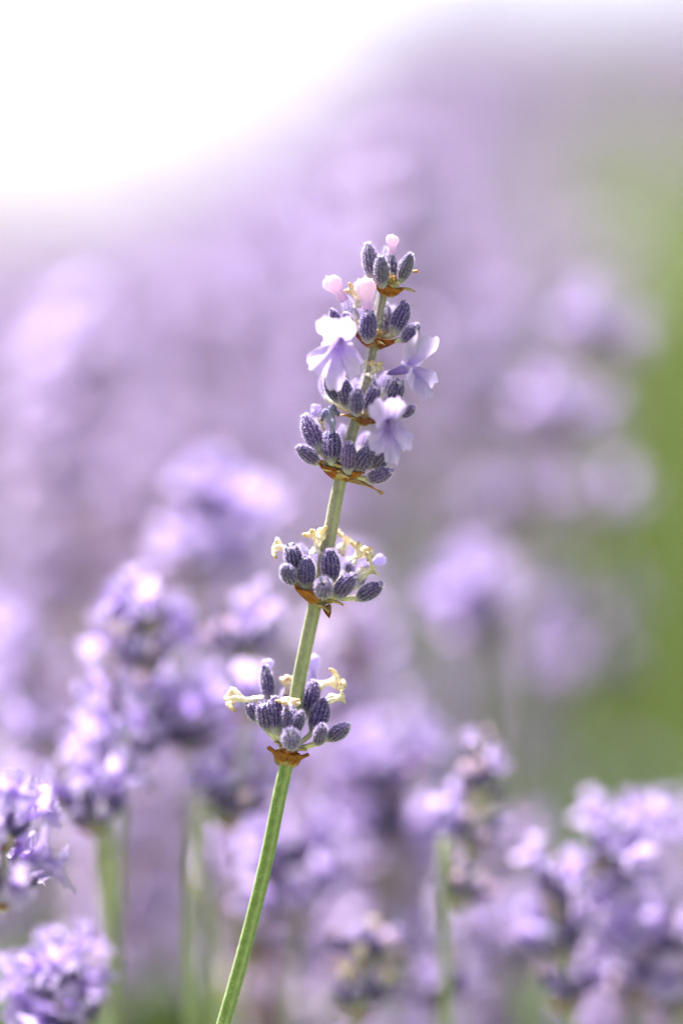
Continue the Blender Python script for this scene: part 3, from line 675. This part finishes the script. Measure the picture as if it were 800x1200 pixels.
# simpler stems further back: whole whorls as one part
def simple_whorl(seed, bloom):
    r = random.Random(seed); m = MB()
    for kind, p, dd, q, u in whorl_plan(r, 1.0, bloom, 11):
        if kind == 'r':
            o = Vector((math.cos(p), math.sin(p), 0)); a = o * 0.6 * MM + Vector((0, 0, -2 * MM))
            tube(m, [a, a + (o + Vector((0, 0, 0.6))) * 1.6 * MM, a + (o + Vector((0, 0, 0.7))) * 3.2 * MM], lambda f: (0.5 + 1.2 * math.sin(f * 3)) * MM, lambda f, j: C(150, 104, 58), 'flora', 6); continue
        x, y, z = frame(dd, Vector((0, 1, 0)))
        if kind == 'f':
            k = m.vert(p - dd * 2.0 * MM, C(168, 142, 206)); ring = []
            for j in range(10):
                a = j * 0.6283; rr = (3.9 if j % 2 == 0 else 2.5) * MM * q
                ring.append(m.vert(p + (x * math.cos(a) + y * math.sin(a)) * rr + dd * (0.6 * MM * math.sin(a * 3)), mix(C(194, 174, 224), C(222, 206, 236), u)))
            for j in range(10): m.face((k, ring[j], ring[(j + 1) % 10]), 'petal')
            continue
        pale = kind in 'bw'; L = (3.0 if pale else 6.0) * MM * q; c = mix(C(140, 118, 160), C(180, 160, 194), u) if not pale else (C(226, 204, 238) if kind == 'b' else C(226, 206, 160))
        pa = [p + dd * L * t for t in (0, 0.3, 0.65, 0.92, 1.0)]
        tube(m, pa, lambda f: (0.5, 1.05, 1.1, 0.8, 0.25)[int(f * 4 + 0.5)] * MM * q, lambda f, j: c, 'flora', 7)
    return m.mesh('flower_whorl')
SW = [[simple_whorl(200 + i + 20 * k, b) for i in range(4)] for k, b in enumerate((0.05, 0.35, 0.75))]
proto_stems = []
for i in range(4):
    r = random.Random(300 + i); bx = r.uniform(-0.05, 0.05); by = r.uniform(-0.03, 0.03)
    pa = [Vector((bx * (t * t) , by * t * t, t)) for t in (0, 0.15, 0.3, 0.45, 0.6, 0.7, 0.8, 0.88, 0.94, 1.0)]
    m = MB(); tube(m, pa, lambda f: (1.2 - 0.5 * f) * MM, lambda f, j: mix(C(112, 134, 62), C(142, 140, 116), (f - 0.5) * 2), 'stem', 5)
    proto_stems.append((m.mesh('stem'), bx, by))

def simple_stem(x, y, h, r, bloom, label, group, big=1.0):
    me, bx, by = proto_stems[r.randrange(4)]; rz = r.uniform(0, 6.283)
    root, rw = thing('lavender_stem', Vector((x, y, 0)), label, 'lavender', group)
    sw = rw @ Matrix.Rotation(rz, 4, 'Z') @ Matrix.Diagonal((1, 1, h, 1)); link('stem', me, root, sw, rw)
    s = 0.0; step = 0.0115 * r.uniform(0.9, 1.15); nw = r.randint(4, 7)
    for k in range(nw):
        z = h - 0.003 - s; t = z / h
        p = sw @ Vector((bx * t * t, by * t * t, t)); wm = Matrix.Translation(p) @ Matrix.Rotation(r.uniform(0, 6.28), 4, 'Z') @ Matrix.Diagonal([(0.75 if k == 0 else 1.0) * big * r.uniform(0.95, 1.2)] * 3 + [1])
        b = 2 if r.random() < bloom else (1 if r.random() < 0.6 else 0)
        link('flower_whorl', SW[b][r.randrange(4)], root, wm, rw)
        s += step * (1 if k < nw - 2 else 2.0)

r = random.Random(77)
LABC = 'lavender stem fully out of focus in the purple mass far behind the tall stem'
cnt = 0
def top_px(x):        # skyline of the flower mass: lower on the open left, higher on the right
    return 320 if x < 150 else (320 - (x - 150) * 1.0 if x < 350 else 120)
while cnt < 270:
    d = 0.10 + 0.95 * r.random() ** 0.8; px = r.uniform(-60, 860); ty = top_px(px)
    py = ty + (1180 - ty) * r.random() ** 1.25
    if cnt < 60:
        d = r.uniform(0.1, 0.5); py = r.uniform(860, 1210); px = r.choice((r.uniform(30, 180), r.uniform(230, 570), r.uniform(230, 570), r.uniform(640, 830)))
        if px > 720 and py < 1000: continue
    if d < 0.2 and py < 620: continue
    if px > 650 and py < 980 and r.random() < (0.9 if d > 0.4 else 0.97): continue
    if 560 < px < 640 and py > 1000 and d < 0.5: continue
    if (px < 40 or 180 < px < 235) and py > 1000: continue
    if 520 < px < 650 and 400 < py < 640 and r.random() < 0.7: continue
    p = P(px, py, d)
    if p.z < 0.3 or p.z > 0.8: continue
    simple_stem(p.x, p.y, p.z, r, 1.0 if r.random() < 0.4 else (0.3 if py < 700 else 0.1), LABC, 'lavender stems blurred in the background'); cnt += 1

# ------------------------------------------------------------------ the rest of the field, far beyond counting
def far_field(name, label, pts, hs, pal):
    """low stems with lumpy whorls for every position, all in one mesh"""
    sg = 6; zs = np.array([0.0, 0.28, 0.5, 0.78, 1.0]); rs = np.array([0.15, 0.85, 1.0, 0.7, 0.1])
    N = len(pts); V, F, Cc = [], [], []; base = 0; nw = 7
    for k in range(nw):
        zc = hs - 0.004 - k * 0.012 * nprng.uniform(0.9, 1.1, N) - (0.012 if k == nw - 1 else 0)
        sz = (0.6 if k == 0 else 1.0) * nprng.uniform(0.8, 1.25, N)
        c = pal[nprng.integers(0, len(pal), N)] * nprng.uniform(0.8, 1.15, (N, 1))
        for q in range(3):                    # three lobes per whorl
            a0 = nprng.uniform(0, 6.283, N); ox = np.cos(a0 + q * 2.1) * 0.0035; oy = np.sin(a0 + q * 2.1) * 0.0035
            ang = np.arange(sg) * 2 * np.pi / sg
            ring = np.stack([np.cos(ang), np.sin(ang)], 1)
            vv = np.zeros((N, 5, sg, 3)); rad = 0.0048 * sz[:, None, None] * rs[None, :, None] * nprng.uniform(0.7, 1.3, (N, 5, sg))
            vv[..., 0] = pts[:, 0, None, None] + ox[:, None, None] + rad * ring[None, None, :, 0]
            vv[..., 1] = pts[:, 1, None, None] + oy[:, None, None] + rad * ring[None, None, :, 1]
            vv[..., 2] = zc[:, None, None] + 0.010 * sz[:, None, None] * (zs - 0.5)[None, :, None]
            i = np.arange(4)[:, None] * sg + np.arange(sg)[None, :]; i2 = np.arange(4)[:, None] * sg + (np.arange(sg)[None, :] + 1) % sg
            ff = np.stack([i, i2, i2 + sg, i + sg], -1).reshape(-1, 4)
            F.append((ff[None] + (base + np.arange(N) * 5 * sg)[:, None, None]).reshape(-1, 4)); V.append(vv.reshape(-1, 3)); Cc.append(np.repeat(c, 5 * sg, 0)); base += N * 5 * sg
    for dx, dy in ((1, 0), (0, 1)):           # two crossed blades for the thin stalk
        w_ = 0.0007; o = np.array([dx, dy, 0]) * w_
        b0 = np.concatenate([pts[:, :2], np.zeros((N, 1))], 1); b0[:, 2] = rise(pts[:, 0], pts[:, 1]); t0 = np.concatenate([pts[:, :2], hs[:, None]], 1)
        V.append(np.stack([b0 - o, b0 + o, t0 + o, t0 - o], 1).reshape(-1, 3))
        F.append(np.arange(N * 4).reshape(-1, 4) + base); base += N * 4
        Cc.append(np.repeat(np.array(C(124, 138, 84))[None] * nprng.uniform(0.8, 1.2, (N, 1)), 4, 0))
    o = link(name, np_mesh(name, np.concatenate(V), np.concatenate(F), np.concatenate(Cc), 'flora')); o['kind'] = 'stuff'; o['label'] = label; o['category'] = 'lavender'

PAL = np.array([C(150, 128, 180), C(170, 146, 198), C(192, 172, 212), C(212, 196, 226), C(168, 146, 184), C(196, 176, 206)]) * 1.06
N = 13000
y = 1.0 + 13 * nprng.uniform(0, 1, N) ** 1.0; x = nprng.uniform(-0.16, 0.19, N) * (y + 0.42) * 1.2
gap = (np.abs(x - path_x(y)) > 0.105 + 0.03 * y) | (y > 5.6)
lift = np.clip((x / (y + 0.42) + 0.09) / 0.09, 0, 1)
h = rise(x, y) + nprng.uniform(0.36, 0.53, N) + 0.05 * lift + nprng.exponential(0.016 * (1 + 0.45 * y), N) * (nprng.uniform(0, 1, N) < 0.5) * (0.75 + 0.35 * lift)
keep = gap
far_field('lavender_field', 'soft violet mass of countless lavender flowers filling the far field', np.stack([x, y], 1)[keep], h[keep], PAL)
